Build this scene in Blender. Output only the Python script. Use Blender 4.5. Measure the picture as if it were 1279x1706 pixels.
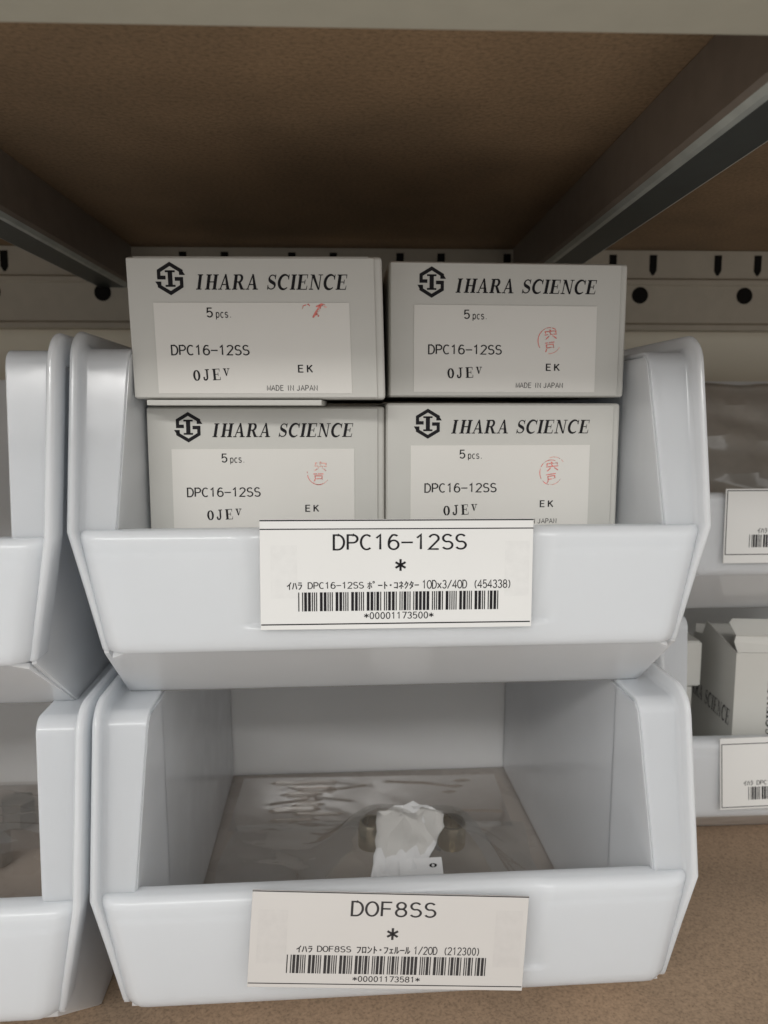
import bpy, bmesh, math, random
from mathutils import Vector, Matrix
random.seed(7)
R = math.radians
for o in list(bpy.data.objects): bpy.data.objects.remove(o, do_unlink=True)
SC = bpy.context.scene
COL = SC.collection

# ---------------------------------------------------------------- camera
cd = bpy.data.cameras.new('camera'); cam = bpy.data.objects.new('camera', cd); COL.objects.link(cam)
cam.location = (0, 0, 0); cam.rotation_euler = (R(90 - 7.25), 0, R(-2.0))
cd.sensor_fit = 'VERTICAL'; cd.sensor_height = 36.0; cd.lens = 36.0 * 1281 / 1706
cd.clip_start = 0.01; cd.clip_end = 50
cd.dof.use_dof = True; cd.dof.focus_distance = 0.262; cd.dof.aperture_fstop = 17
SC.camera = cam
# ---------------------------------------------------------------- light
SC.view_settings.view_transform = 'Standard'; SC.view_settings.look = 'None'
SC.view_settings.exposure = 0; SC.view_settings.gamma = 1
try: SC.view_settings.use_curve_mapping = False
except Exception: pass
SC.cycles.max_bounces = 16; SC.cycles.diffuse_bounces = 10; SC.cycles.transmission_bounces = 12; SC.cycles.transparent_max_bounces = 16
W = bpy.data.worlds.new('World'); SC.world = W; W.use_nodes = True
nt = W.node_tree; bg = nt.nodes['Background']
tc = nt.nodes.new('ShaderNodeTexCoord'); sx = nt.nodes.new('ShaderNodeSeparateXYZ')
mr = nt.nodes.new('ShaderNodeMapRange'); mr.inputs[1].default_value = -0.5; mr.inputs[2].default_value = 0.8
rp = nt.nodes.new('ShaderNodeValToRGB')
E_ = rp.color_ramp.elements
E_[0].color = (0.46, 0.435, 0.41, 1); E_[1].color = (0.45, 0.45, 0.45, 1)
for p_, c_ in ((0.40, 0.50), (0.58, 0.86), (0.80, 0.92), (0.93, 0.60)):
    k_ = E_.new(p_); k_.color = (c_, c_*.99, c_*.975, 1)
nt.links.new(tc.outputs['Generated'], sx.inputs[0]); nt.links.new(sx.outputs[2], mr.inputs[0])
nt.links.new(mr.outputs[0], rp.inputs[0]); nt.links.new(rp.outputs[0], bg.inputs[0])
bg.inputs[1].default_value = 1.30
def lamp(name, loc, target, sx_, sy_, power, col):
    ld = bpy.data.lights.new(name, 'AREA'); ld.shape = 'RECTANGLE'; ld.size = sx_; ld.size_y = sy_
    ld.energy = power; ld.color = col
    o = bpy.data.objects.new(name, ld); COL.objects.link(o); o.location = loc
    o.rotation_euler = (Vector(target) - Vector(loc)).to_track_quat('-Z', 'Y').to_euler()
    return o
lamp('fluorescent_tube', (-0.45, -1.40, 0.835), (0.05, 0.25, -0.05), 1.6, 0.045, 14.0, (1.0, 0.985, 0.96))
lamp('fluorescent_tube', (-0.25, -0.95, 0.930), (0.05, 0.25, -0.10), 1.3, 0.045, 1.5, (0.97, 0.985, 1.0))

# ---------------------------------------------------------------- node materials
def newmat(name):
    m = bpy.data.materials.new(name); m.use_nodes = True
    return m, m.node_tree, m.node_tree.nodes['Principled BSDF'], m.node_tree.nodes['Material Output']
def noise(nt, scale, detail=3, coord='Object', stretch=None):
    tc = nt.nodes.new('ShaderNodeTexCoord'); n = nt.nodes.new('ShaderNodeTexNoise')
    n.inputs['Scale'].default_value = scale; n.inputs['Detail'].default_value = detail
    if stretch:
        mp = nt.nodes.new('ShaderNodeMapping'); mp.inputs['Scale'].default_value = stretch
        nt.links.new(tc.outputs[coord], mp.inputs[0]); nt.links.new(mp.outputs[0], n.inputs['Vector'])
    else: nt.links.new(tc.outputs[coord], n.inputs['Vector'])
    return n
def ramp(nt, src, stops):
    r = nt.nodes.new('ShaderNodeValToRGB'); e = r.color_ramp.elements
    e[0].position, e[0].color = stops[0][0], (*stops[0][1], 1)
    e[1].position, e[1].color = stops[-1][0], (*stops[-1][1], 1)
    for p, c in stops[1:-1]:
        k = e.new(p); k.color = (*c, 1)
    nt.links.new(src, r.inputs[0]); return r
def bump(nt, src, b, strength, dist):
    n = nt.nodes.new('ShaderNodeBump'); n.inputs['Strength'].default_value = strength; n.inputs['Distance'].default_value = dist
    nt.links.new(src, n.inputs['Height']); nt.links.new(n.outputs[0], b.inputs['Normal']); return n
def plain(name, col, rough=0.5, metal=0.0, spec=0.5, var=0.06, nscale=120, bstr=0.0, bdist=0.0002):
    m, t, b, o = newmat(name)
    n = noise(t, nscale)
    c0 = tuple(c * (1 - var) for c in col); c1 = tuple(min(1, c * (1 + var)) for c in col)
    r = ramp(t, n.outputs[0], [(0.3, c0), (0.7, c1)])
    t.links.new(r.outputs[0], b.inputs['Base Color'])
    b.inputs['Roughness'].default_value = rough; b.inputs['Metallic'].default_value = metal
    b.inputs['Specular IOR Level'].default_value = spec
    if bstr: bump(t, n.outputs[0], b, bstr, bdist)
    return m
def translucent_plastic(name, col, rough, trans, clear=0.0, tcol=None):
    m, t, b, o = newmat(name)
    n = noise(t, 14, 2)
    c0 = tuple(c * 0.97 for c in col)
    r = ramp(t, n.outputs[0], [(0.35, c0), (0.65, col)])
    t.links.new(r.outputs[0], b.inputs['Base Color']); b.inputs['Roughness'].default_value = rough
    b.inputs['Specular IOR Level'].default_value = 0.5
    n3 = noise(t, 70, 3); ad = t.nodes.new('ShaderNodeMath'); ad.operation = 'MULTIPLY_ADD'; ad.inputs[1].default_value = 0.045
    t.links.new(n3.outputs[0], ad.inputs[0]); t.links.new(n.outputs[0], ad.inputs[2])
    bump(t, ad.outputs[0], b, 0.30, 0.0010)
    n4 = noise(t, 45, 5); rr = ramp(t, n4.outputs[0], [(0.35, (rough*.7,)*3), (0.75, (rough*1.8,)*3)]); t.links.new(rr.outputs[0], b.inputs['Roughness'])
    b.inputs['Subsurface Weight'].default_value = 1.0; b.inputs['Subsurface Radius'].default_value = (1.0, 1.0, 1.0)
    b.inputs['Subsurface Scale'].default_value = 0.0060
    tr = t.nodes.new('ShaderNodeBsdfTranslucent'); tr.inputs[0].default_value = (*(tcol or col), 1)
    mx = t.nodes.new('ShaderNodeMixShader'); mx.inputs[0].default_value = trans
    t.links.new(b.outputs[0], mx.inputs[1]); t.links.new(tr.outputs[0], mx.inputs[2])
    last = mx
    if clear:
        tp = t.nodes.new('ShaderNodeBsdfTransparent'); tp.inputs[0].default_value = (0.92, 0.93, 0.94, 1)
        m2 = t.nodes.new('ShaderNodeMixShader'); m2.inputs[0].default_value = clear
        t.links.new(mx.outputs[0], m2.inputs[1]); t.links.new(tp.outputs[0], m2.inputs[2]); last = m2
    t.links.new(last.outputs[0], o.inputs['Surface'])
    return m
def film(name, tint, gloss, bscale, bstr, milky=0.1, stretch=None, grough=.07):
    m, t, b, o = newmat(name)
    n = noise(t, bscale, 4, stretch=stretch)
    bp = t.nodes.new('ShaderNodeBump'); bp.inputs['Strength'].default_value = bstr; bp.inputs['Distance'].default_value = 0.002
    t.links.new(n.outputs[0], bp.inputs['Height'])
    tp = t.nodes.new('ShaderNodeBsdfTransparent'); tp.inputs[0].default_value = (*tint, 1)
    gl = t.nodes.new('ShaderNodeBsdfGlossy'); gl.inputs['Roughness'].default_value = grough
    t.links.new(bp.outputs[0], gl.inputs['Normal'])
    df = t.nodes.new('ShaderNodeBsdfDiffuse'); df.inputs[0].default_value = (0.62, 0.61, 0.58, 1)
    t.links.new(bp.outputs[0], df.inputs['Normal'])
    fr = t.nodes.new('ShaderNodeLayerWeight'); fr.inputs[0].default_value = 0.25
    t.links.new(bp.outputs[0], fr.inputs['Normal'])
    mm = t.nodes.new('ShaderNodeMath'); mm.operation = 'MULTIPLY'; mm.inputs[1].default_value = gloss
    t.links.new(fr.outputs['Fresnel'], mm.inputs[0])
    m0 = t.nodes.new('ShaderNodeMixShader'); m0.inputs[0].default_value = milky
    t.links.new(tp.outputs[0], m0.inputs[1]); t.links.new(df.outputs[0], m0.inputs[2])
    m1 = t.nodes.new('ShaderNodeMixShader'); t.links.new(mm.outputs[0], m1.inputs[0])
    t.links.new(m0.outputs[0], m1.inputs[1]); t.links.new(gl.outputs[0], m1.inputs[2])
    t.links.new(m1.outputs[0], o.inputs['Surface']); return m
def mdf(name, col, nscale=850, grain=1.0, stain=1.0):
    m, t, b, o = newmat(name)
    n1 = noise(t, nscale, 6); n2 = noise(t, 16, 6)
    r1 = ramp(t, n1.outputs[0], [(0.3, tuple(c * (1-.28*grain) for c in col)), (0.5, col), (0.72, tuple(min(1, c * (1+.22*grain)) for c in col))])
    r2 = ramp(t, n2.outputs[0], [(0.3, (1-.16*stain,)*3), (0.7, (1+.10*stain, 1+.08*stain, 1+.06*stain))])
    mx = t.nodes.new('ShaderNodeMix'); mx.data_type = 'RGBA'; mx.blend_type = 'MULTIPLY'; mx.inputs[0].default_value = 1
    t.links.new(r1.outputs[0], mx.inputs[6]); t.links.new(r2.outputs[0], mx.inputs[7])
    v = t.nodes.new('ShaderNodeTexVoronoi'); v.inputs['Scale'].default_value = 520
    tc = t.nodes.new('ShaderNodeTexCoord'); t.links.new(tc.outputs['Object'], v.inputs['Vector'])
    r3 = ramp(t, v.outputs['Distance'], [(0.10, (0.45, 0.42, 0.38)), (0.2, (1, 1, 1))])
    my = t.nodes.new('ShaderNodeMix'); my.data_type = 'RGBA'; my.blend_type = 'MULTIPLY'; my.inputs[0].default_value = 0.45*grain
    t.links.new(mx.outputs[2], my.inputs[6]); t.links.new(r3.outputs[0], my.inputs[7])
    t.links.new(my.outputs[2], b.inputs['Base Color']); b.inputs['Roughness'].default_value = 0.75
    b.inputs['Specular IOR Level'].default_value = 0.25
    bump(t, n1.outputs[0], b, 0.3, 0.0004); return m

M = {}
M['bin'] = translucent_plastic('bin plastic', (0.872, 0.893, 0.912), 0.14, 0.36)
M['bin_body'] = translucent_plastic('brightened bin plastic', (0.90, 0.925, 0.955), 0.14, 0.14)  # lighter copy of the bin plastic, brightens the bin insides by colour
M['bin_floor'] = translucent_plastic('bin floor plastic', (0.86, 0.80, 0.745), 0.28, 0.3, clear=0.5)
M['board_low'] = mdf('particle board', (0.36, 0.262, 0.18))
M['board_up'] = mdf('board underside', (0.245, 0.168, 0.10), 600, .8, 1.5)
M['beam_paint'] = plain('beige enamel', (0.40, 0.378, 0.30), 0.45, var=0.03)
M['rail_paint'] = plain('rail enamel', (0.42, 0.375, 0.30), 0.5, var=0.04)
M['steel_dark'] = plain('shaded flange steel', (0.022, 0.028, 0.026), 0.42, metal=0.3, var=0.12)  # near-black tone puts the underside's shade into the flange colour
M['steel_web'] = plain('grey brown steel', (0.19, 0.155, 0.125), 0.45, metal=0.2, var=0.08)
M['steel_lip'] = plain('light-catching steel edge', (0.42, 0.44, 0.41), 0.35, metal=0.5, var=0.1)  # pale tone paints the light caught along the beam edges
M['hole'] = plain('hole shade', (0.012, 0.011, 0.010), 0.9, spec=0.1)
M['wall'] = plain('backing panel', (0.70, 0.65, 0.54), 0.7, var=0.03, nscale=20)
M['carton'] = plain('coated card', (0.57, 0.56, 0.52), 0.42, var=0.018, nscale=60, bstr=0.06)
M['carton_in'] = plain('raw card', (0.50, 0.48, 0.44), 0.7, var=0.05)
M['sticker'] = plain('sticker paper', (0.72, 0.70, 0.655), 0.38, var=0.012, nscale=40)
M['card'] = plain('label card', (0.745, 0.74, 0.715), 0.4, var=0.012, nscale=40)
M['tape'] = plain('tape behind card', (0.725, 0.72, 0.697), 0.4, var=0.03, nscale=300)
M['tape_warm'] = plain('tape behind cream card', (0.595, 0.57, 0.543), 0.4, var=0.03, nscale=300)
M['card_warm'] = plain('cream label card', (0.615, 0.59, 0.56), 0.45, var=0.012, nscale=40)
M['ink'] = plain('black ink', (0.014, 0.013, 0.015), 0.6, spec=0.15, var=0.1)
M['ink_soft'] = plain('thin grey ink', (0.045, 0.042, 0.042), 0.6, spec=0.15, var=0.1)
M['ink_red'] = plain('red stamp ink', (0.72, 0.20, 0.17), 0.6, var=0.25, nscale=900)
M['ink_pale'] = plain('pale red stamp ink', (0.76, 0.40, 0.34), 0.6, var=0.2, nscale=900)
for k_ in ('ink_red', 'ink_pale'):
    t_ = M[k_].node_tree; n_ = noise(t_, 1100, 2); r_ = ramp(t_, n_.outputs[0], [(0.36, (0.05,)*3), (0.52, (1, 1, 1))])
    t_.links.new(r_.outputs[0], t_.nodes['Principled BSDF'].inputs['Alpha'])
M['film'] = film('clear film', (0.93, 0.92, 0.90), 0.35, 55, 0.6, 0.09)
M['film_fold'] = film('creased film', (0.95, 0.92, 0.89), 0.45, 30, 0.05, 0.04, (1, 5, 1), .12)
M['tissue'] = plain('white tissue', (0.60, 0.595, 0.59), 0.6, var=0.04, nscale=90, bstr=0.2)
M['brass'] = plain('ferrule metal', (0.62, 0.55, 0.42), 0.25, metal=1.0, var=0.08)
M['grey_wrap'] = plain('grey wrapped parts', (0.46, 0.43, 0.385), 0.16, spec=0.8, var=0.12, nscale=55, bstr=0.6, bdist=0.001)

# ---------------------------------------------------------------- mesh helpers
def link(name, bm, mats, parent=None, bevel=0.0, segs=2, smooth=False, loc=None):
    me = bpy.data.meshes.new(name)
    bmesh.ops.recalc_face_normals(bm, faces=bm.faces)
    bm.to_mesh(me); bm.free()
    for m in (mats if isinstance(mats, (list, tuple)) else [mats]): me.materials.append(m)
    o = bpy.data.objects.new(name, me); COL.objects.link(o)
    if parent: o.parent = parent
    if loc: o.location = loc
    if bevel:
        b = o.modifiers.new('bevel', 'BEVEL'); b.width = bevel; b.segments = segs; b.limit_method = 'ANGLE'; b.angle_limit = R(28)
        b.use_clamp_overlap = True
    if smooth or bevel:
        for p in me.polygons: p.use_smooth = True
        me.set_sharp_from_angle(angle=R(35)) if not bevel else None
        if bevel:
            w = o.modifiers.new('wn', 'WEIGHTED_NORMAL'); w.keep_sharp = True
    return o
def thing(name, label, cat, loc=(0, 0, 0), rot=(0, 0, 0), group=None):
    o = bpy.data.objects.new(name, None); COL.objects.link(o); o.empty_display_size = 0.02
    o.location = loc; o.rotation_euler = rot; o['label'] = label; o['category'] = cat
    if group: o['group'] = group
    return o
def tag(o, label=None, cat=None, group=None, kind=None):
    if label: o['label'] = label
    if cat: o['category'] = cat
    if group: o['group'] = group
    if kind: o['kind'] = kind
    return o
def box(bm, x0, x1, y0, y1, z0, z1, mi=0):
    vs = [bm.verts.new(p) for p in ((x0,y0,z0),(x1,y0,z0),(x1,y1,z0),(x0,y1,z0),(x0,y0,z1),(x1,y0,z1),(x1,y1,z1),(x0,y1,z1))]
    for f in ((0,1,2,3),(4,5,6,7),(0,1,5,4),(1,2,6,5),(2,3,7,6),(3,0,4,7)):
        bm.faces.new([vs[i] for i in f]).material_index = mi
def prism(bm, pts, off, mi=0):
    a = [bm.verts.new(p) for p in pts]; b = [bm.verts.new(Vector(p) + Vector(off)) for p in pts]
    n = len(a)
    bm.faces.new(a).material_index = mi; bm.faces.new(b[::-1]).material_index = mi
    for i in range(n): bm.faces.new((a[i], a[(i+1) % n], b[(i+1) % n], b[i])).material_index = mi
def sweep(bm, rings, mi=0):
    vs = [[bm.verts.new(p) for p in r] for r in rings]; n = len(vs[0])
    for i in range(len(vs) - 1):
        for j in range(n): bm.faces.new((vs[i][j], vs[i][(j+1) % n], vs[i+1][(j+1) % n], vs[i+1][j])).material_index = mi
    bm.faces.new(vs[0][::-1]).material_index = mi; bm.faces.new(vs[-1]).material_index = mi

# ---------------------------------------------------------------- lettering (flat ink meshes; u to the right, v up)
def poly(bm, pts):
    try: bm.faces.new([bm.verts.new((p[0], 0, p[1])) for p in pts])
    except ValueError: pass
def stroke(bm, pts, w, closed=False):
    n = len(pts); L = []
    for i in range(n):
        p = Vector(pts[i])
        a = Vector(pts[i-1]) if (i > 0 or closed) else None
        b = Vector(pts[(i+1) % n]) if (i < n-1 or closed) else None
        wi = w[i] if isinstance(w, (list, tuple)) else w
        d1 = (p - a).normalized() if a is not None else None; d2 = (b - p).normalized() if b is not None else None
        if d1 is None: d1 = d2
        if d2 is None: d2 = d1
        t = d1 + d2
        t = t.normalized() if t.length > 1e-6 else d1
        nn = Vector((-t.y, t.x)); k = max(0.5, nn.dot(Vector((-d1.y, d1.x))))
        L.append((p + nn * wi / 2 / k, p - nn * wi / 2 / k))
    for i in range(n if closed else n - 1):
        a, b = L[i], L[(i+1) % n]
        poly(bm, [a[0], b[0], b[1], a[1]])
def arc(cx, cy, rx, ry, a0, a1, n=16):
    return [(cx + rx * math.cos(R(a0 + (a1-a0) * i / n)), cy + ry * math.sin(R(a0 + (a1-a0) * i / n))) for i in range(n + 1)]
S_TH, S_TN, S_SF = 0.235, 0.085, 0.065
def serif_stem(bm, x, w=S_TH, y0=0, y1=1, e=0.09):
    poly(bm, [(x, y0), (x+w, y0), (x+w, y1), (x, y1)])
    poly(bm, [(x-e, y0), (x+w+e, y0), (x+w+e, y0+S_SF), (x-e, y0+S_SF)])
    poly(bm, [(x-e, y1-S_SF), (x+w+e, y1-S_SF), (x+w+e, y1), (x-e, y1)])
def glyph(bm, ch, x):
    g = bmesh.new()
    if ch == 'I': serif_stem(g, .09); adv = .42
    elif ch == 'H':
        serif_stem(g, .09); serif_stem(g, .62); poly(g, [(.2,.47),(.7,.47),(.7,.54),(.2,.54)]); adv = .96
    elif ch == 'A':
        poly(g, [(.36,1.02),(.48,1.02),(.86,0),(.62,0)]); poly(g, [(.38,1.0),(.46,.93),(.16,0),(.09,0)])
        poly(g, [(.2,.30),(.68,.30),(.66,.37),(.23,.37)])
        poly(g, [(-.02,0),(.27,0),(.27,S_SF),(-.02,S_SF)]); poly(g, [(.53,0),(.95,0),(.95,S_SF),(.53,S_SF)]); adv = .95
    elif ch == 'R':
        serif_stem(g, .09)
        stroke(g, [(.2,.965)] + arc(.46,.735,.22,.23,90,-90,14) + [(.2,.505)], [.07,.08] + [.08+.11*math.sin(math.pi*i/14) for i in range(1,14)] + [.08,.07])
        poly(g, [(.40,.5),(.60,.5),(.92,0),(.68,0)]); poly(g, [(.66,0),(1.0,0),(1.0,S_SF),(.66,S_SF)]); adv = .98
    elif ch == 'E':
        serif_stem(g, .09)
        poly(g, [(.2,1),(.76,1),(.76,.945),(.2,.945)]); poly(g, [(.76,1),(.70,.945),(.725,.74),(.76,.74)])
        poly(g, [(.2,0),(.80,0),(.80,.055),(.2,.055)]); poly(g, [(.80,0),(.74,.055),(.775,.27),(.81,.27)])
        poly(g, [(.2,.48),(.58,.48),(.58,.535),(.2,.535)]); poly(g, [(.56,.36),(.61,.36),(.61,.66),(.56,.66)]); adv = .86
    elif ch == 'N':
        poly(g, [(.13,0),(.20,0),(.20,1),(.13,1)]); poly(g, [(.76,0),(.83,0),(.83,1),(.76,1)])
        poly(g, [(.06,1),(.30,1),(.83,.0),(.72,-.02)])
        poly(g, [(.0,0),(.34,0),(.34,S_SF),(.0,S_SF)]); poly(g, [(.62,.95),(.97,.95),(.97,1),(.62,1)]); poly(g, [(0,.95),(.25,.95),(.25,1),(0,1)]); adv = 1.0
    elif ch == 'C':
        p = arc(.50,.5,.40,.47,48,312,26)
        stroke(g, p, [.07+.15*max(0,math.sin(math.pi*(i/26)))**1.3 for i in range(27)])
        poly(g, [(.74,.80),(.80,.66),(.84,.66),(.84,1.0),(.79,1.0)]); adv = .90
    elif ch == 'S':
        p = arc(.37,.745,.235,.215,30,250,12) + arc(.37,.255,.26,.215,70,-150,12)
        n = len(p); stroke(g, p, [.07+.15*math.exp(-((i/(n-1)-.5)/.18)**2) for i in range(n)])
        poly(g, [(.55,.86),(.60,.68),(.635,.68),(.635,1.0),(.59,1.0)]); poly(g, [(.17,.12),(.10,.32),(.065,.32),(.065,0),(.11,0)]); adv = .74
    elif ch == '0':
        stroke(g, arc(.36,.5,.26,.43,0,360,24)[:-1], [.07+.14*abs(math.cos(2*math.pi*i/24)) for i in range(24)], True); adv = .82
    elif ch == 'J':
        stroke(g, [(.46,.95),(.46,.3)] + arc(.27,.27,.19,.2,0,-160,10), [.17,.17]+[.17]+[.14]*9+[.1]); poly(g, [(.27,1),(.68,1),(.68,.92),(.27,.92)])
        poly(g, arc(.12,.26,.09,.09,0,360,10)[:-1]); adv = .84
    elif ch == 'V':
        poly(g, [(.06,1),(.30,1),(.56,.05),(.44,0),(.40,0)]); poly(g, [(.74,1),(.82,1),(.50,0),(.44,0)])
        poly(g, [(0,.9),(.40,.9),(.40,1),(0,1)]); poly(g, [(.55,.9),(.92,.9),(.92,1),(.55,1)]); adv = .95
    else: adv = .45
    vm = {}
    for f in g.faces:
        bm.faces.new([bm.verts.new((v.co.x + x, 0, v.co.z)) for v in f.verts])
    g.free(); return adv
def serif_text(s, slant=0.0, gap=0.10, space=.55):
    bm = bmesh.new(); x = 0
    for ch in s:
        if ch == ' ': x += space; continue
        if ch == '|': x += .16; continue
        x += glyph(bm, ch, x) + gap
    for v in bm.verts: v.co.x += v.co.z * slant
    return bm
def font_text(s, bold=0.0, spacing=1.0):
    cu = bpy.data.curves.new('tmp', 'FONT'); cu.body = s; cu.resolution_u = 5; cu.space_character = spacing; cu.offset = bold
    o = bpy.data.objects.new('tmp', cu); COL.objects.link(o)
    dg = bpy.context.evaluated_depsgraph_get(); me = bpy.data.meshes.new_from_object(o.evaluated_get(dg))
    bm = bmesh.new(); bm.from_mesh(me)
    for v in bm.verts: v.co = Vector((v.co.x, 0, v.co.y))
    bpy.data.objects.remove(o); bpy.data.curves.remove(cu); bpy.data.meshes.remove(me); return bm
GO = {
 'D': [[(.06,0),(.06,1),(.26,1)] + arc(.26,.5,.30,.5,90,-90,14) + [(.06,0)]],
 'P': [[(.07,0),(.07,1),(.32,1)] + arc(.32,.735,.23,.265,90,-90,10) + [(.07,.47)]],
 'C': [arc(.33,.5,.28,.5,50,310,20)], 'O': [arc(.31,.5,.28,.5,0,360,24)], '0': [arc(.31,.5,.22,.5,0,360,22)],
 '1': [[(.14,.78),(.33,1),(.33,0)]], '-': [[(.03,.47),(.60,.47)]],
 '2': [arc(.31,.74,.23,.26,165,-25,12) + [(.07,0),(.55,0)]],
 '3': [arc(.29,.76,.21,.24,160,-90,10), arc(.29,.26,.24,.26,90,-160,10)],
 '4': [[(.43,0),(.43,1),(.04,.28),(.60,.28)]],
 '5': [[(.51,1),(.14,1),(.10,.52)] + arc(.30,.32,.23,.32,130,-150,14)],
 '6': [arc(.34,.62,.25,.38,50,110,4) + arc(.33,.42,.25,.55,125,180,5) + arc(.32,.31,.24,.31,180,540,20)],
 '7': [[(.06,1),(.55,1),(.24,0)]], '8': [arc(.31,.76,.20,.24,0,360,18), arc(.31,.27,.24,.27,0,360,18)],
 'S': [arc(.31,.75,.22,.25,30,255,12) + arc(.31,.265,.25,.265,75,-150,13)],
 'F': [[(.09,0),(.09,1),(.55,1)], [(.09,.53),(.50,.53)]],
 'E': [[(.56,0),(.09,0),(.09,1),(.55,1)], [(.09,.53),(.50,.53)]],
 'K': [[(.08,0),(.08,1)], [(.55,1),(.08,.42)], [(.23,.60),(.58,0)]],
 'M': [[(.03,0),(.03,1),(.31,.12),(.60,1),(.60,0)]], 'N': [[(.06,0),(.06,1),(.56,0),(.56,1)]],
 'A': [[(.01,0),(.31,1),(.61,0)], [(.11,.33),(.51,.33)]], 'I': [[(.31,0),(.31,1)]],
 'J': [[(.46,1),(.46,.26)] + arc(.27,.26,.19,.26,0,-165,8)],
 'p': [[(.09,-.26),(.09,.68)], arc(.30,.33,.21,.34,0,360,18)], 'c': [arc(.32,.33,.23,.34,50,310,14)],
 's': [arc(.30,.51,.19,.17,30,255,9) + arc(.30,.17,.21,.17,75,-150,9)], '.': [[(.24,0),(.24,.09)]],
 'x': [[(.06,.68),(.54,0)], [(.54,.68),(.06,0)]], '/': [[(.04,-.05),(.56,1.05)]],
 '(': [arc(.75,.46,.42,.64,125,235,10)], ')': [arc(-.13,.46,.42,.64,55,-55,10)],
 '*': [[(.31,.16),(.31,.86)], [(.03,.34),(.59,.68)], [(.59,.34),(.03,.68)]],
}
def mono_text(s, wt=.095, adv=.67, narrow=None):
    bm = bmesh.new(); x = 0
    for ch in s:
        if ch in GO:
            for st in GO[ch]:
                if len(st) > 2 and (Vector(st[0]) - Vector(st[-1])).length < 1e-4: stroke(bm, [(p[0]+x, p[1]) for p in st[:-1]], wt, True)
                else: stroke(bm, [(p[0]+x, p[1]) for p in st], wt)
        x += adv if not (narrow and ch in narrow) else adv * narrow[ch]
    return bm
def fit(bm, u0, u1, v0, v1, rot=0.0):
    xs = [v.co.x for v in bm.verts]; zs = [v.co.z for v in bm.verts]
    ax, bx_, az, bz = min(xs), max(xs), min(zs), max(zs)
    for v in bm.verts:
        v.co.x = u0 + (v.co.x - ax) / max(bx_ - ax, 1e-9) * (u1 - u0); v.co.z = v0 + (v.co.z - az) / max(bz - az, 1e-9) * (v1 - v0)
    if rot: bmesh.ops.rotate(bm, verts=bm.verts, cent=((u0+u1)/2, 0, (v0+v1)/2), matrix=Matrix.Rotation(rot, 3, 'Y'))
    return bm
def join(*bms):
    out = bms[0]
    for b in bms[1:]:
        me = bpy.data.meshes.new('j'); b.to_mesh(me); b.free(); out.from_mesh(me); bpy.data.meshes.remove(me)
    return out
def print_on(name, bm, mat, parent, y, scale=0.001):
    for v in bm.verts: v.co = Vector((v.co.x * scale, y, v.co.z * scale))
    for f in bm.faces:
        f.normal_update()
    return link(name, bm, mat, parent)
def rect(u0, u1, v0, v1):
    bm = bmesh.new(); poly(bm, [(u0,v0),(u1,v0),(u1,v1),(u0,v1)]); return bm
C39 = {'0':'nnnwwnwnn','1':'wnnwnnnnw','2':'nnwwnnnnw','3':'wnwwnnnnn','4':'nnnwwnnnw','5':'wnnwwnnnn','6':'nnwwwnnnn',
       '7':'nnnwnnwnw','8':'wnnwnnwnn','9':'nnwwnnwnn','*':'nwnnwnwnn'}
def barcode(s, u0, u1, v0, v1):
    seq = []
    for ch in s:
        for i, c in enumerate(C39[ch]): seq.append((i % 2 == 0, 2.6 if c == 'w' else 1.0))
        seq.append((False, 1.0))
    seq.pop(); tot = sum(w for _, w in seq); k = (u1 - u0) / tot
    bm = bmesh.new(); x = u0
    for black, w in seq:
        if black: poly(bm, [(x,v0),(x+w*k,v0),(x+w*k,v1),(x,v1)])
        x += w * k
    return bm

# ================================================================ SETTING: shelf surface and backing
ZS = -0.2325
bm = bmesh.new(); box(bm, -0.75, 0.95, 0.16, 0.50, ZS - 0.018, ZS)
tag(link('shelf_surface', bm, M['board_low'], bevel=0.0008), kind='structure')
bm = bmesh.new(); box(bm, -0.9, 1.1, 0.522, 0.535, -0.30, 0.16)
tag(link('wall', bm, M['wall']), kind='structure')

# ================================================================ UPPER SHELF (one rack level)
rack = thing('steel_shelf', 'dark wooden shelf board overhead on grey steel beams with a slotted beige rear rail', 'shelf', (0, 0.16, 0.0766))
HB = 0.1016
def rk(bm): bmesh.ops.translate(bm, verts=bm.verts, vec=(0, -0.16, -0.0766)); return bm
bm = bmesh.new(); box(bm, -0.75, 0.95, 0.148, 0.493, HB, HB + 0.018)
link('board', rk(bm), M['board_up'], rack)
bm = bmesh.new()
pr = [(0.135, 0.0766), (0.1655, 0.0766), (0.1655, 0.0782), (0.1375, 0.0782), (0.1375, 0.126), (0.1475, 0.126), (0.1475, 0.128), (0.135, 0.128)]
prism(bm, [(-0.75, y, z) for y, z in pr], (1.7, 0, 0))
link('front_beam', rk(bm), M['beam_paint'], rack, bevel=0.0007)
def support(xw, side):
    # channel running front to back: vertical web towards the middle, rounded lower edge, flat bottom flange, small return lip
    s = side
    bm = bmesh.new()
    web = [(0, HB - .0003), (0, 0.0800), (s*0.0012, 0.0785)]
    cur = [(s*0.0012, 0.0785), (s*0.0028, 0.0772), (s*0.0045, 0.0768)]
    low = [(s*0.0045, 0.0768), (s*0.0195, 0.0768)]
    lip = [(s*0.0195, 0.0768), (s*0.0205, 0.0772), (s*0.0205, 0.0820)]
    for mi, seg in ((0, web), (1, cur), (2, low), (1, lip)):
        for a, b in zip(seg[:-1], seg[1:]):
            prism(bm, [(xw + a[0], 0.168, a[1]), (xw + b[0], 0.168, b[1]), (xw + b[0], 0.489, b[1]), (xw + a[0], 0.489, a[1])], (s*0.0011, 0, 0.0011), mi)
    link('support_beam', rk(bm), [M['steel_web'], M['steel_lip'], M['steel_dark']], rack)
support(0.097, 1); support(-0.1368, -1)
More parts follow.
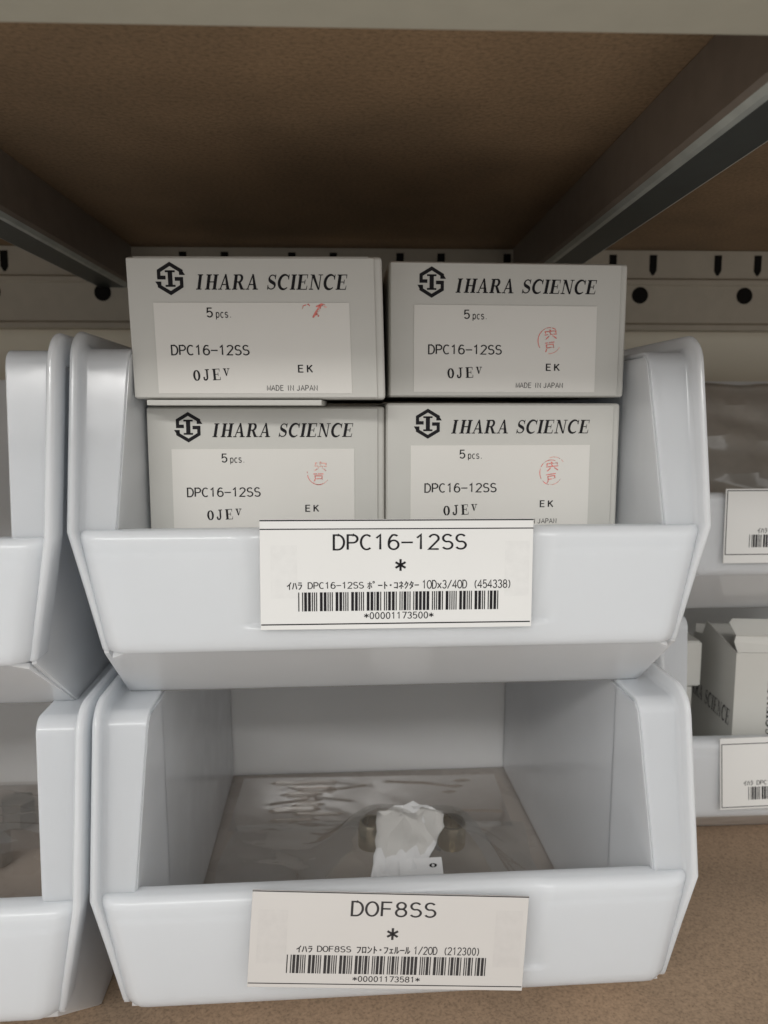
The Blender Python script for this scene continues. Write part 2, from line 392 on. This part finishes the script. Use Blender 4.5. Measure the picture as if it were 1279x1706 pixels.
# rear rail: upper slotted band, ridge, lower band with round holes, turned bottom edge
bm = bmesh.new()
pr = [(0.490, HB - .0004), (0.490, 0.0845), (0.4875, 0.0830), (0.4875, 0.0805), (0.489, 0.0795), (0.489, 0.0570), (0.487, 0.0555), (0.487, 0.0525), (0.500, 0.0525), (0.500, HB - .0004)]
prism(bm, [(-0.75, y, z) for y, z in pr], (1.7, 0, 0))
rail = link('rear_rail', rk(bm), M['rail_paint'], rack)
P0 = 0.0665
for k in range(-7, 2):
    for x in (0.1854 + k*P0, 0.2265 + k*P0):
        h = 0.0023
        pts = [(x-h, 0.0985), (x+h, 0.0985), (x+h, 0.0890), (x+0.0006, 0.0862), (x-0.0006, 0.0862), (x-h, 0.0890)]
        bm = bmesh.new(); prism(bm, [(a, 0.4897, b) for a, b in pts], (0, 0.0006, 0))
        link('slot', rk(bm), M['hole'], rail)
for k in range(-6, 3):
    x = 0.1775 + k*P0
    bm = bmesh.new(); prism(bm, [(x + 0.0051*math.cos(t*math.pi/12), 0.4887, 0.0738 + 0.0051*math.sin(t*math.pi/12)) for t in range(24)], (0, 0.0006, 0))
    link('round_hole', rk(bm), M['hole'], rail)

# ================================================================ STORAGE BINS
ZL, ZP, ZT = 0.0675, 0.027, 0.127
def bin_paths(L):
    k = .0115 / .0560                       # lean of the front strips
    pts = [(.0105, ZP), (.0085, .048), (.0062, ZL), (.0062 + k*.02, ZL + .02), (.0062 + k*.04, ZL + .04)]
    a0 = 180 - math.degrees(math.atan(k)); r = .0062
    zc = ZT - r; pz = zc + r*math.sin(R(a0)); py = .0062 + k*(pz - ZL); yc = py - r*math.cos(R(a0))
    for a in range(8):
        t = R(a0 + (90 - a0)*a/7); pts.append((yc + r*math.cos(t), zc + r*math.sin(t)))
    pts.append((L, ZT)); return pts
def make_bin(label, loc, rotz, L=0.226, group='white plastic storage bins'):
    t = thing('storage_bin', label, 'storage bin', loc, (0, 0, rotz), group)
    path = bin_paths(L)
    def half(z):  # outer half width of the rim fin
        return .0985 + (.1068 - .0985) * min(1, max(0, (z - ZP) / (ZL - ZP)))
    # rim: strip facing forward / upward with an outer fin
    for s in (1, -1):
        bm = bmesh.new()
        rings = []
        for i, (y, z) in enumerate(path):
            a = Vector(path[max(0, i-1)]); b = Vector(path[min(len(path)-1, i+1)])
            d = (b - a).normalized(); n = Vector((-d.y, d.x))   # n points forward then up
            if i <= 2: n = Vector((-1, 0))
            w = half(z); inn = .0925 - .0035*max(0, (z-ZL)/(ZT-ZL))
            sec = [(inn, 0), (w-.0042, 0), (w-.0030, .0012), (w-.0026, .0050), (w-.0017, .0058), (w-.0006, .0054), (w, .0042), (w, -.0052), (w-.0018, -.0052), (w-.0018, -.0018), (inn, -.0018)]
            rings.append([(s*u, y + n.x*h, z + n.y*h) for u, h in sec])
        sweep(bm, rings)
        link('rim', bm, M['bin'], t, bevel=0.0005)
    # body: floor, double side skins, back wall, front chamfer
    bm = bmesh.new()
    box(bm, -.0988, .0988, .040, L-.0005, 0, .003, 1)
    for s in (1, -1):
        YC = .040
        rear = [(s*.0880, YC, .0032), (s*.0885, YC, ZT-.0022), (s*.0885, L-.002, ZT-.0022), (s*.0870, L-.002, .0032)]
        prism(bm, rear, (s*.0018, 0, 0))
        fr = [(s*(.0922 - .0035*max(0, (z-ZL)/(ZT-ZL))), y+.0009, z-.0012) for y, z in path[2:-2]]
        cr = [(s*(.0880+.0005*(p[2]/ZT)), YC, min(p[2], ZT-.0022)) for p in fr]
        fr = [(s*.0900, .012, ZP+.001)] + fr; cr = [(s*.0880, YC, .0034)] + cr
        fr[-1] = (fr[-1][0], fr[-1][1], ZT-.0022)
        rings = [[f, c, (c[0]+s*.0018, c[1], c[2]), (f[0]+s*.0018, f[1], f[2])] for f, c in zip(fr, cr)]
        sweep(bm, rings)
        outer = [(s*(.1000+.0055*z/ZT), y+.0035, z-.006) for y, z in path[3:-1]] + [(s*.1055, L, ZT-.006), (s*.0995, L, .0002), (s*.0995, .0405, .0002), (s*.0980, .006, ZP-.001), (s*.1020, .009, ZL-.006)]
        prism(bm, outer, (-s*.0015, 0, 0))
    prism(bm, [(-.0985, L-.0002, .0025), (.0985, L-.0002, .0025), (.1035, L-.0002, ZT-.001), (-.1035, L-.0002, ZT-.001)], (0, -.002, 0))
    prism(bm, [(-.0955, .0062, ZP-.0028), (-.0905, .0030, ZP-.0004), (.0905, .0030, ZP-.0004), (.0955, .0062, ZP-.0028), (.0988, .0402, .0001), (-.0988, .0402, .0001)], (0, .0012, .0018))
    link('body', bm, [M['bin_body'], M['bin_floor']], t, bevel=0.0006)
    # front panel: thin moulded face with a label recess in the middle, bevelled upright corners and a deep rounded lip
    bm = bmesh.new()
    NX, rows = 72, [ZP, ZP+.0008, ZP+.002, ZP+.004] + [ZP+.0055+.0004*k for k in range(11)] + [ZP+.012, ZP+.017, ZP+.023] + [ZP+.0265+.0005*k for k in range(22)]
    rows = [z for z in rows if z < ZL-.0034] + [ZL-.0034, ZL-.0022, ZL-.0013, ZL-.0006, ZL-.0002, ZL]
    def sst(d): d = min(1, max(0, d/.0024+.5)); return d*d*(3-2*d)
    def face_y(x, z, w):
        y = .0006 + .0012*max(0, 1-(z-ZP)/.004)**2
        a = abs(x); b = max(0, a-(w-.0065)); y += .0042*(b/.0065)**1.7
        u, v, r = a-.050, (ZL-.0075)-z, .004
        d = r - math.hypot(r-u, r-v) if (u < r and v < r) else min(u, v)
        up = max(sst(d), sst(ZP+.0085-z))
        y += (.0003 + .0010*sst(.0505-a))*(1-up)
        t_ = max(0, z-(ZL-.0034))/.0034; y += .0034*(1-math.sqrt(max(0, 1-t_*t_)))
        return y
    def inner_y(z): return .0048 if z < ZL-.0062 else .0048 + .0046*min(1, (z-(ZL-.0062))/.0012)
    xs = sorted(set([-1+.0*k for k in range(1)] + [-1+2*k/NX for k in range(NX+1)]))
    F, B = [], []
    for z in rows:
        w = half(z) - .0020
        F.append([bm.verts.new((x*w, face_y(x*w, z, w), z)) for x in xs])
        B.append([bm.verts.new((x*(w-.0008), max(inner_y(z) - (.0012 if z == rows[-1] else 0), face_y(x*w, z, w)+.0012), z - (.0004 if z == rows[-1] else 0))) for x in xs])
    n = len(xs)
    for G in (F, B):
        for a, b in zip(G[:-1], G[1:]):
            for k in range(n-1): bm.faces.new((a[k], a[k+1], b[k+1], b[k]))
    for k in range(n-1):
        bm.faces.new((F[0][k], F[0][k+1], B[0][k+1], B[0][k])); bm.faces.new((F[-1][k], F[-1][k+1], B[-1][k+1], B[-1][k]))
    for k in (0, n-1):
        for q in range(len(rows)-1): bm.faces.new((F[q][k], F[q+1][k], B[q+1][k], B[q][k]))
    link('front_panel', bm, M['bin'], t, smooth=True)
    return t

rz_mid = R(2.0)
bin_u = make_bin('white bin filled with four grey cartons, stacked on the bin holding a tissue', (0.0136, 0.2490, -0.1050), rz_mid)
bin_l = make_bin('white bin on the board holding a clear bag and crumpled tissue, under the carton bin', (0.0152, 0.2478, -0.2318), rz_mid)
bin_lu = make_bin('cut off empty looking white bin at the left edge, on top of its stack', (-0.2018, 0.2350, -0.1062), R(2.1))
bin_ll = make_bin('cut off white bin at the lower left edge with shiny bagged metal parts inside', (-0.2000, 0.2370, -0.2318), R(2.1))
bin_ru = make_bin('short white bin set back on the upper right, holding dark plastic wrapped parts', (0.2600, 0.3670, -0.1058), R(1.2), L=0.110)
bin_rl = make_bin('short white bin further back on the board at the right, holding opened grey cartons', (0.2600, 0.3650, -0.2318), R(1.2), L=0.113)

# ================================================================ CARTONS
BW, BD = 0.0858, 0.125
def logo_bm(u0, u1, v0, v1):
    bm = bmesh.new(); w = .25
    stroke(bm, [(-.30,.06),(-.74,.06),(-.74,.46),(0,.88),(.74,.46),(.74,.36)], w*.92)
    poly(bm, [(.60,.42),(.60,.22),(1.0,.22),(.86,.42)])
    stroke(bm, [(.30,-.02),(.74,-.02),(.74,-.46),(0,-.88),(-.74,-.46),(-.74,-.32)], w*.92)
    poly(bm, [(-.60,-.40),(-.60,-.18),(-1.0,-.18),(-.86,-.40)])
    poly(bm, [(-.15,-.5),(.15,-.5),(.15,.5),(-.15,.5)])
    poly(bm, [(-.33,.5),(.33,.5),(.33,.38),(-.33,.38)]); poly(bm, [(-.33,-.5),(.33,-.5),(.33,-.38),(-.33,-.38)])
    return fit(bm, u0, u1, v0, v1)
def stamp(kind):
    """round red seal, partly inked; centre at 0,0, in mm"""
    bm = bmesh.new(); bp = bmesh.new()
    if kind == 'smear':
        stroke(bm, [(1.8,1.6),(1.2,.2),(.2,-.9),(-.9,-2.4)], [.7,1.2,1.0,.5]); stroke(bm, [(.3,1.2),(2.2,1.9),(3.4,1.8)], [.4,.8,.3])
        stroke(bm, [(.2,-1.0),(1.2,-2.0)], .6); stroke(bm, [(-4,1.5),(-2.2,2.0),(-1.8,1.4)], .35); stroke(bp, [(-4,1.5),(-4.3,.3)], .35)
        stroke(bp, [(1.6,1.6),(3.9,1.0)], .4)
        return bm, bp
    a = {'faint_right': [(60,215)], 'low': [(185,300)], 'double': [(70,260)]}[kind]
    for a0, a1 in a: stroke(bm, arc(0,0,4.2,4.6,a0,a1,22), [.22+.16*random.random() for _ in range(23)])
    stroke(bp, arc(0,0,4.2,4.6,265,330,12), .28)
    if kind == 'double': stroke(bp, arc(.9,.7,4.6,5.0,40,110,12), .26)
    k1 = fit(font_text('宍', 0.012), -2.0, 2.6, .4, 4.0, -.1); k2 = fit(font_text('戸', 0.012), -1.8, 2.0, -3.9, -.5, -.15)
    if kind == 'low':
        return join(bm, k2), join(bp, k1)
    return join(bm, k1, k2), bp
def make_carton(label, loc, rotz, H, stamp_kind, stamp_at, stamp_rot=0.0, shear=0.0, dv=0.0, group='grey cartons in the upper bin', wdt=BW):
    t = thing('carton', label, 'carton', loc, (0, 0, rotz), group)
    def sh(bm):
        if shear:
            for v in bm.verts: v.co.x += v.co.z * shear
        return bm
    bm = bmesh.new(); box(bm, 0, wdt, .0009, BD, 0, H)
    link('body', sh(bm), M['carton'], t, bevel=.0012, segs=3)
    bm = bmesh.new(); box(bm, .0004, wdt-.0026, 0, .0008, .0004, H-.0006)
    front = link('front_panel', sh(bm), M['carton'], t, bevel=.0004)
    m = H*1000
    def pr(name, bm_, mat, y, parent=front):
        if shear:
            for v in bm_.verts: v.co.x += v.co.z*shear
        return print_on(name, bm_, mat, parent, y)
    pr('logo', logo_bm(9.9, 20.0, m-12.9, m-2.0+dv*0), M['ink'], -.00008)
    pr('brand_lettering', fit(serif_text('I|HARA SCIENCE', .21), 23.4, 74.2, m-11.2, m-5.9), M['ink'], -.00008)
    bs = bmesh.new(); box(bs, .0088, .0745, -.00025, -.00002, .0018, (m-15.3)/1000)
    st = link('sticker', sh(bs), M['sticker'], front)
    y = -.00034
    txt = join(fit(mono_text('5', .13), 26.5, 28.6, m-20.2, m-16.9), fit(mono_text('pcs.', .12), 29.6, 34.6, m-20.8, m-18.3),
               fit(mono_text('DPC16-12SS', .125), 13.8, 40.3, m-32.7, m-29.0),
               fit(mono_text('E', .15), 56.4, 58.2, m-38.4, m-35.8), fit(mono_text('K', .15), 59.4, 61.5, m-38.4, m-35.8))
    pr('printed_text', txt, M['ink'], y, st)
    pr('origin_text', fit(mono_text('MADE IN JAPAN', .115, .74, {'I': .85, ' ': .45}), 45.6, 62.8, m-44.6, m-42.5), M['ink_soft'], y, st)
    pr('date_code', join(fit(serif_text('0JE', 0, .16), 20.8, 30.0, m-41.1, m-37.3, -.05), fit(serif_text('V'), 31.0, 33.2, m-39.5, m-37.0)), M['ink'], y, st)
    a, b = stamp(stamp_kind)
    for bb, mm, nm in ((a, M['ink_red'], 'seal_stamp'), (b, M['ink_pale'], 'faint_stamp')):
        bmesh.ops.rotate(bb, verts=bb.verts, cent=(0,0,0), matrix=Matrix.Rotation(stamp_rot, 3, 'Y'))
        bmesh.ops.translate(bb, verts=bb.verts, vec=(stamp_at[0], 0, m-stamp_at[1]))
        pr(nm, bb, mm, y, st)
    return t
rzc = R(2.2)
cBL = make_carton('lower left carton, its red round seal smudged at the top', (-0.0755, 0.2795, -0.0440), R(2.0), .0468, 'low', (61.5, 23.8), .15)
cBR = make_carton('lower right carton with crisp doubled red seal beside bin side wall', (0.0106, 0.2805, -0.0440), rzc, .0480, 'double', (60.3, 25.4))
cTL = make_carton('upper left carton jutting forward with only a red smear across its sticker top', (-0.0760, 0.2675, 0.0052), R(-1.6), .0472, 'smear', (63.0, 17.8), 0, -.028)
cTR = make_carton('upper right carton with faint red seal, its right end beside open shelf', (0.0116, 0.2800, 0.0062), rzc, .0478, 'faint_right', (57.5, 27.6))
for x_, nm in ((-.0748, 'left'), (.0106, 'right')):
    t = thing('carton', 'grey carton in the bottom layer under the lower %s carton' % nm, 'carton', (x_, .2945, -.1010), (0, 0, rzc), 'grey cartons in the upper bin')
    bm = bmesh.new(); box(bm, 0, BW, 0, BD, 0, .0562); link('body', bm, M['carton'], t, bevel=.0007)
cBR.scale = (1.017, 1, 1); cTR.scale = (1.014, 1, 1)
# top flap of the upper left carton bulging, and the loose tuck flap between the two left cartons
bm = bmesh.new(); prism(bm, [(.0025, .0006, .0464), (.0815, .0006, .0464), (.0810, .012, .0478), (.003, .012, .0478)], (0, 0, .0007))
for v in bm.verts: v.co.x -= .0013
link('top_flap', bm, M['carton'], cTL, bevel=.0003)
bm = bmesh.new(); prism(bm, [(.0042, .0006, -.0022), (.0640, .0006, -.0022), (.0640, .03, -.0022), (.0042, .03, -.0022)], (0, 0, .0019))
link('tuck_flap', bm, M['carton'], cTL, bevel=.0003)

# ================================================================ SHELF LABEL CARDS
def make_card(label, w, h, loc, rot, mat, group='barcode label cards'):
    t = thing('label_card', label, 'label card', loc, rot, group)
    bm = bmesh.new(); box(bm, 0, w, 0, .0006, 0, h)
    c = link('card', bm, mat, t, bevel=.0001)
    return t, c
Y = -.00008
t, c = make_card('long white barcode card on the carton bin front reading DPC16-12SS', .0900, .0364, (-0.0318, 0.2462, -0.0702), (R(-1.5), R(.3), R(2.0)), M['card'])
bm = join(rect(0, 90, 35.9, 36.3), rect(0, 90, 33.1, 33.45), rect(0.2, 89.5, 1.55, 1.95)); print_on('rule_lines', bm, M['ink'], c, Y)
bm = join(fit(mono_text('DPC16-12SS', .112), 23.6, 67.8, 26.2, 31.8), fit(mono_text('*', .125), 44.0, 47.7, 19.3, 23.2),
          fit(font_text('ｲﾊﾗ', .014), 8.6, 13.6, 13.3, 15.9), fit(mono_text('DPC16-12SS', .125), 15.4, 33.8, 13.5, 15.9), fit(font_text('ﾎﾟｰﾄ･ｺﾈｸﾀｰ', .014), 34.9, 52.0, 13.2, 16.0), fit(mono_text('1ODx3/4OD (454338)', .125), 53.2, 82.6, 13.1, 16.3), fit(mono_text('*00001173500*', .125), 33.8, 57.0, 3.2, 5.7))
print_on('printed_text', bm, M['ink'], c, Y)
for q in ((3.4, 12.0, 10.5, 28.0), (80.6, 88.8, 10.5, 29.0)): print_on('tape_patch', rect(*q), M['tape'], c, -.00004)
print_on('barcode', barcode('*00001173500*', 12.3, 78.6, 6.1, 12.4), M['ink'], c, Y)

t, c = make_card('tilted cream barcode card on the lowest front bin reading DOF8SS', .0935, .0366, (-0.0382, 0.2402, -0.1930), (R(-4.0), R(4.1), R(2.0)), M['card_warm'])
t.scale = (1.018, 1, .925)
bm = join(rect(0, 93.5, 36.2, 36.6), rect(0.2, 93.2, 1.4, 1.75)); print_on('rule_lines', bm, M['ink_soft'], c, Y)
bm = join(fit(mono_text('DOF8SS', .112, .69), 33.0, 62.0, 27.6, 33.8), fit(mono_text('*', .125), 45.6, 49.6, 18.9, 23.4),
          fit(font_text('ｲﾊﾗ', .014), 15.6, 21.0, 13.5, 16.2), fit(mono_text('DOF8SS', .125), 22.5, 34.0, 13.8, 16.3), fit(font_text('ﾌﾛﾝﾄ･ﾌｪﾙｰﾙ', .014), 35.8, 54.0, 13.5, 16.3), fit(mono_text('1/2OD (212300)', .125), 55.3, 77.6, 13.3, 16.7), fit(mono_text('*00001173581*', .125), 35.0, 58.0, 2.6, 5.0))
print_on('printed_text', bm, M['ink_soft'], c, Y)
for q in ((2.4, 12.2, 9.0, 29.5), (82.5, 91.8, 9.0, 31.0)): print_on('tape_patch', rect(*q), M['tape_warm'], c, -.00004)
print_on('barcode', barcode('*00001173581*', 12.6, 80.2, 5.6, 12.6), M['ink_soft'], c, Y)

t, c = make_card('black framed barcode card on the upper bin at the right edge', .0900, .0364, (0.1782, 0.3630, -0.0722), (R(-1.5), 0, R(1.2)), M['card'])
bm = join(rect(.9, 90, 35.3, 35.7), rect(.9, 90, 4.1, 4.5), rect(.6, 1.0, 4.1, 35.7)); print_on('rule_lines', bm, M['ink'], c, Y)
print_on('printed_text', join(fit(font_text('ｲﾊﾗ', .014), 16.4, 21.4, 14.7, 17.3), fit(mono_text('DPC12', .125), 23.2, 32.4, 14.9, 17.3)), M['ink'], c, Y)
print_on('barcode', barcode('*00001173420*', 12.5, 79, 7.8, 14.0), M['ink'], c, Y)
t, c = make_card('leaning barcode card on the lower bin at the right edge below opened cartons', .0900, .0364, (0.1828, 0.3605, -0.1985), (R(-5), R(-1.0), R(1.2)), M['card'])
bm = join(rect(.9, 90, 33.2, 33.6), rect(.9, 90, .9, 1.3), rect(.6, 1.0, .9, 33.6)); print_on('rule_lines', bm, M['ink'], c, Y)
print_on('printed_text', join(fit(font_text('ｲﾊﾗ', .014), 12, 17, 11.9, 14.5), fit(mono_text('DPC12', .125), 18.8, 28, 12.1, 14.5)), M['ink'], c, Y)
print_on('barcode', barcode('*00001173440*', 14.5, 80, 4.6, 11.2), M['ink'], c, Y)

# ================================================================ BAGS AND PARTS
def crumple(name, label, x0, x1, y0, y1, zf, mat, nx=60, ny=60, group=None, seed=1, amp=.003):
    bm = bmesh.new(); rnd = random.Random(seed)
    ph = [(rnd.uniform(60, 420), rnd.uniform(60, 420), rnd.uniform(0, 6.3), rnd.uniform(.2, 1)) for _ in range(9)]
    g = []
    for j in range(ny + 1):
        row = []
        for i in range(nx + 1):
            u, v = i / nx, j / ny; x = x0 + (x1-x0)*u; y = y0 + (y1-y0)*v
            e = min(1, 8*min(u, 1-u)) * min(1, 8*min(v, 1-v))
            z = zf(x, y)
            for a, b, p, q in ph: z += amp*q/9*2*(1 - abs(math.sin(.5*(a*x + b*y) + p)))*e
            row.append(bm.verts.new((x + amp*.4*math.sin(90*y+seed), y, z)))
        g.append(row)
    for j in range(ny):
        for i in range(nx): bm.faces.new((g[j][i], g[j][i+1], g[j+1][i+1], g[j+1][i]))
    o = link(name, bm, mat, smooth=True)
    for p in o.data.polygons: p.use_smooth = True
    tag(o, label, 'plastic bag', group); return o
ZF = -0.2318 + .0031
def zf1(x, y):
    z = ZF + .0012
    z += .038*math.exp(-((x-.0275)/.040)**4 - ((y-.346)/.030)**2)
    z += .010*math.exp(-((x+.025)/.030)**2 - ((y-.345)/.05)**2)
    return z
crumple('plastic_bag', 'clear flat plastic bag lying in the lowest front bin around a tissue', -.070, .091, .292, .405, zf1, M['film'], 90, 70, seed=3, amp=.004)
rc = random.Random(4); CREASE = []
def glint_slope(x, y, jit):     # crease front slope, shaped to throw the tube's glint at the camera
    p = Vector((x, y, ZF)); hv = ((Vector((-.3, -1.40, .835)) - p).normalized() + (-p).normalized()).normalized()
    return math.tan(math.acos(hv.z) + R(jit))
for k in range(9):
    x0, x1, yy, hh = rc.uniform(-.056, -.036), rc.uniform(-.024, -.004), .410 + .0056*k + rc.uniform(-.0015, .0015), rc.uniform(.0010, .0021)
    CREASE.append((yy, x0, x1, hh, hh/glint_slope((x0+x1)/2, yy, rc.uniform(-1.2, 1.2)), rc.uniform(-.04, .10)))
for k in range(3):
    yy = .440 + .007*k; CREASE.append((yy, .050 + .004*k, .060 + .005*k, .0012, .0012/glint_slope(.056, yy, rc.uniform(-1, 1)), .04))
for k in range(10): CREASE.append((rc.uniform(.402, .458), rc.uniform(-.06, .06), 0, rc.uniform(.0003, .0006), .0016, rc.uniform(-.3, .3)))
CREASE = [(a, b, c if c else b + .03, h, w, t) for a, b, c, h, w, t in CREASE]
def zf2(x, y):
    z = ZF + .0012
    for y0, x0, x1, h, w, t in CREASE:
        e = min(1, max(0, (x-x0)/.004)) * min(1, max(0, (x1-x)/.004))
        if e > 0: z += h*e*max(0, 1 - abs(y - y0 - t*(x-x0))/w)
    return z
crumple('plastic_bag', 'rippled clear film with bright glints by the rear of the lowest front bin', -.072, .086, .400, .462, zf2, M['film_fold'], 90, 420, seed=11, amp=.0003).data.shade_flat()
def ferrule(label, loc, rot, r=.0068, h=.012):
    bm = bmesh.new(); rings = []
    for z, k in ((0, 1), (h*.9, 1), (h, .93), (h, .74), (h*.4, .72), (0, .72)):
        rings.append([(r*k*math.cos(a*math.pi/14), r*k*math.sin(a*math.pi/14), z) for a in range(28)])
    vs = [[bm.verts.new(p) for p in q] for q in rings]
    for i in range(len(vs)):
        for j in range(28): bm.faces.new((vs[i][j], vs[i][(j+1) % 28], vs[(i+1) % len(vs)][(j+1) % 28], vs[(i+1) % len(vs)][j]))
    o = link('ferrule', bm, M['brass'], smooth=True); o.location = loc; o.rotation_euler = rot
    tag(o, label, 'metal ring', 'metal rings in the bag'); return o
ferrule('brassy metal ring in clear bag, left of tissue', (.0065, .350, ZF + .0215), (0, 0, 0))
ferrule('brassy metal ring in clear bag, right of tissue', (.0450, .350, ZF + .0215), (R(8), 0, 0))
ferrule('dark metal ring nearer the bin front, right of tissue', (.0440, .326, ZF + .003), (0, 0, 0), .008, .007)
# crumpled tissue and paper slip
tp = [(.0087,.345,-.2026),(.0262,.349,-.2000),(.0400,.345,-.2018),(.0400,.338,-.2068),(.0350,.330,-.2110),(.0310,.324,-.2150),
      (.0150,.316,-.2205),(.0050,.314,-.2200),(.0200,.334,-.2085),(.0215,.343,-.2045),(.0330,.343,-.2025),(.0075,.330,-.2115),(.0300,.354,-.2260),(.0100,.354,-.2265),(.0400,.352,-.2270)]
bm = bmesh.new(); V = [bm.verts.new(p) for p in tp]
for f in ((7,6,11),(6,8,11),(11,8,9),(11,9,0),(6,5,8),(5,4,8),(8,4,9),(4,3,10),(4,10,9),(3,2,10),(10,2,1),(10,1,9),(9,1,0),(0,1,12),(0,12,13),(1,2,14),(1,14,12)):
    bm.faces.new([V[i] for i in f])
bmesh.ops.subdivide_edges(bm, edges=bm.edges[:], cuts=3, use_grid_fill=True)
for v in bm.verts:
    p = v.co; v.co = p + Vector((0, 0, .0145)) + Vector((.0004*math.sin(900*p.y), -.0007*math.sin(500*p.x + 400*p.z), .0007*math.sin(700*p.x - 300*p.y) + .0004*math.sin(1500*p.x)))
tis = link('tissue', bm, M['tissue'])
for p in tis.data.polygons: p.use_smooth = True
tis.data.set_sharp_from_angle(angle=R(22))
tag(tis, 'white crumpled tissue wrapped over metal rings inside lowest front bin', 'tissue')
sm = tis.modifiers.new('thick', 'SOLIDIFY'); sm.thickness = .0004
slip = thing('paper_slip', 'small white paper slip with a printed zero poking from under the tissue', 'paper slip', (.0185, .3150, -.2068), (R(-52), 0, R(3)))
bm = bmesh.new(); box(bm, 0, .0195, 0, .0003, 0, .012); link('sheet', bm, M['tissue'], slip)
print_on('printed_text', fit(mono_text('0', .2), 13.5, 17.0, 7.6, 9.4), M['ink'], slip, -.0001)
def zfL(x, y): return ZF + .012 + .022*math.exp(-((x+.155)/.05)**2 - ((y-.34)/.05)**2)
crumple('plastic_bag', 'shiny clear bag of metal parts in the cut off lower left bin', -.286, -.126, .282, .44, zfL, M['film_fold'], 60, 60, seed=21, amp=.008)
bm = bmesh.new()
for k in range(14):
    x, y = random.uniform(-.27, -.13), random.uniform(.28, .42); r = random.uniform(.006, .011); z = ZF + .001
    prism(bm, [(x + r*math.cos(a*math.pi/3), y + r*math.sin(a*math.pi/3), z) for a in range(6)], (0, 0, random.uniform(.008, .02)))
o = link('metal_fittings', bm, plain('dull fitting metal', (.35, .34, .32), .35, metal=.8, var=.2), bevel=.0008)
tag(o, 'loose pile of dull metal fittings bagged in the cut off lower left bin', 'fittings', kind='stuff')
# right upper bin: dark bag of parts
bm = bmesh.new(); nx, ny = 40, 30; g = []
for j in range(ny+1):
    row = []
    for i in range(nx+1):
        u, v = i/nx, j/ny
        x = .166 + .176*u; z = -.0850 + .1005*v
        y = .402 + .056*v**1.5 + .004*abs(math.sin(11*u+5*v)) + .004*abs(math.sin(17*v+3*u)) + .006*math.sin(3*u)
        row.append(bm.verts.new((x, y, z)))
    g.append(row)
for j in range(ny):
    for i in range(nx): bm.faces.new((g[j][i], g[j][i+1], g[j+1][i+1], g[j+1][i]))
pack = link('wrapped_parts', bm, M['grey_wrap'], smooth=True)
so = pack.modifiers.new('thick', 'SOLIDIFY'); so.thickness = .006; so.offset = -1
tag(pack, 'grey brown plastic wrapped parts filling the short bin on the upper right', 'package')
# right lower bin: opened cartons
oc = thing('opened_carton', 'opened grey carton with raised end flap and sideways lettering, in lower right bin', 'carton', (.1990, .3850, -.2090), (0, 0, R(-3)))
bm = bmesh.new(); w, d, h, k = .075, .058, .0845, .0007
box(bm, 0, w, 0, k, 0, h); box(bm, w-k, w, k, d, 0, h); box(bm, k, w-k, d-k, d, 0, h)
prism(bm, [(0, k, 0), (0, d, 0), (0, d, h-.0050), (0, d*.78, h-.0025), (0, d*.70, h+.006), (0, k, h)], (k, 0, 0))
box(bm, k, w-k, k, d-k, 0, k)
b_ = link('body', bm, M['carton'], oc)
bm = bmesh.new(); prism(bm, [(.0006, 0, h+.0002), (w, 0, h+.0002), (w, .004, h+.0075), (.001, .004, h+.0078), (-.0002, .003, h+.005)], (0, .0006, 0))
prism(bm, [(.001, .0042, h+.0077), (w, .0042, h+.0075), (w, .017, h+.0125), (.004, .017, h+.0135), (.0012, .014, h+.012)], (0, -.0004, .0006))
link('end_flap', bm, M['carton'], oc)
bmx = fit(serif_text('I|HARA SCIENCE', .21), 0, 58, 0, 6.2)
for v in bmx.verts: v.co = Vector((v.co.z*-.001 + .0235, -.0001, v.co.x*.001 + .012))
link('front_lettering', bmx, M['ink'], b_)
bmx = fit(serif_text('I|HARA SCIENCE', .21), 0, 62, 0, 9.5)
for v in bmx.verts: v.co = Vector((-.0001, .066 - v.co.x*.001, v.co.z*.001 + .0425))
bmesh.ops.delete(bmx, geom=[f for f in bmx.faces if f.calc_center_median().y > d - .002], context='FACES')
link('side_lettering', bmx, M['ink_soft'], b_)
c1 = thing('carton', 'plain grey carton peeking out low beside the opened carton at right', 'carton', (.110+.0012, .4090, -.2285), (0, 0, R(-1)), 'plain cartons in the right bin')
bm = bmesh.new(); box(bm, .0, .0755, 0, .056, 0, .0775); link('body', bm, M['carton'], c1, bevel=.0007)
c2 = thing('carton', 'plain grey carton on top of another one behind the middle stack at right', 'carton', (.110+.0012, .4080, -.1505), (0, 0, R(-1)), 'plain cartons in the right bin')
bm = bmesh.new(); box(bm, .0, .0785, 0, .056, 0, .0260); link('body', bm, M['carton'], c2, bevel=.0007)
bm = bmesh.new(); box(bm, .068, .0788, -.0008, .0006, .0010, .0252); link('end_flap', bm, M['carton'], c2, bevel=.0002)
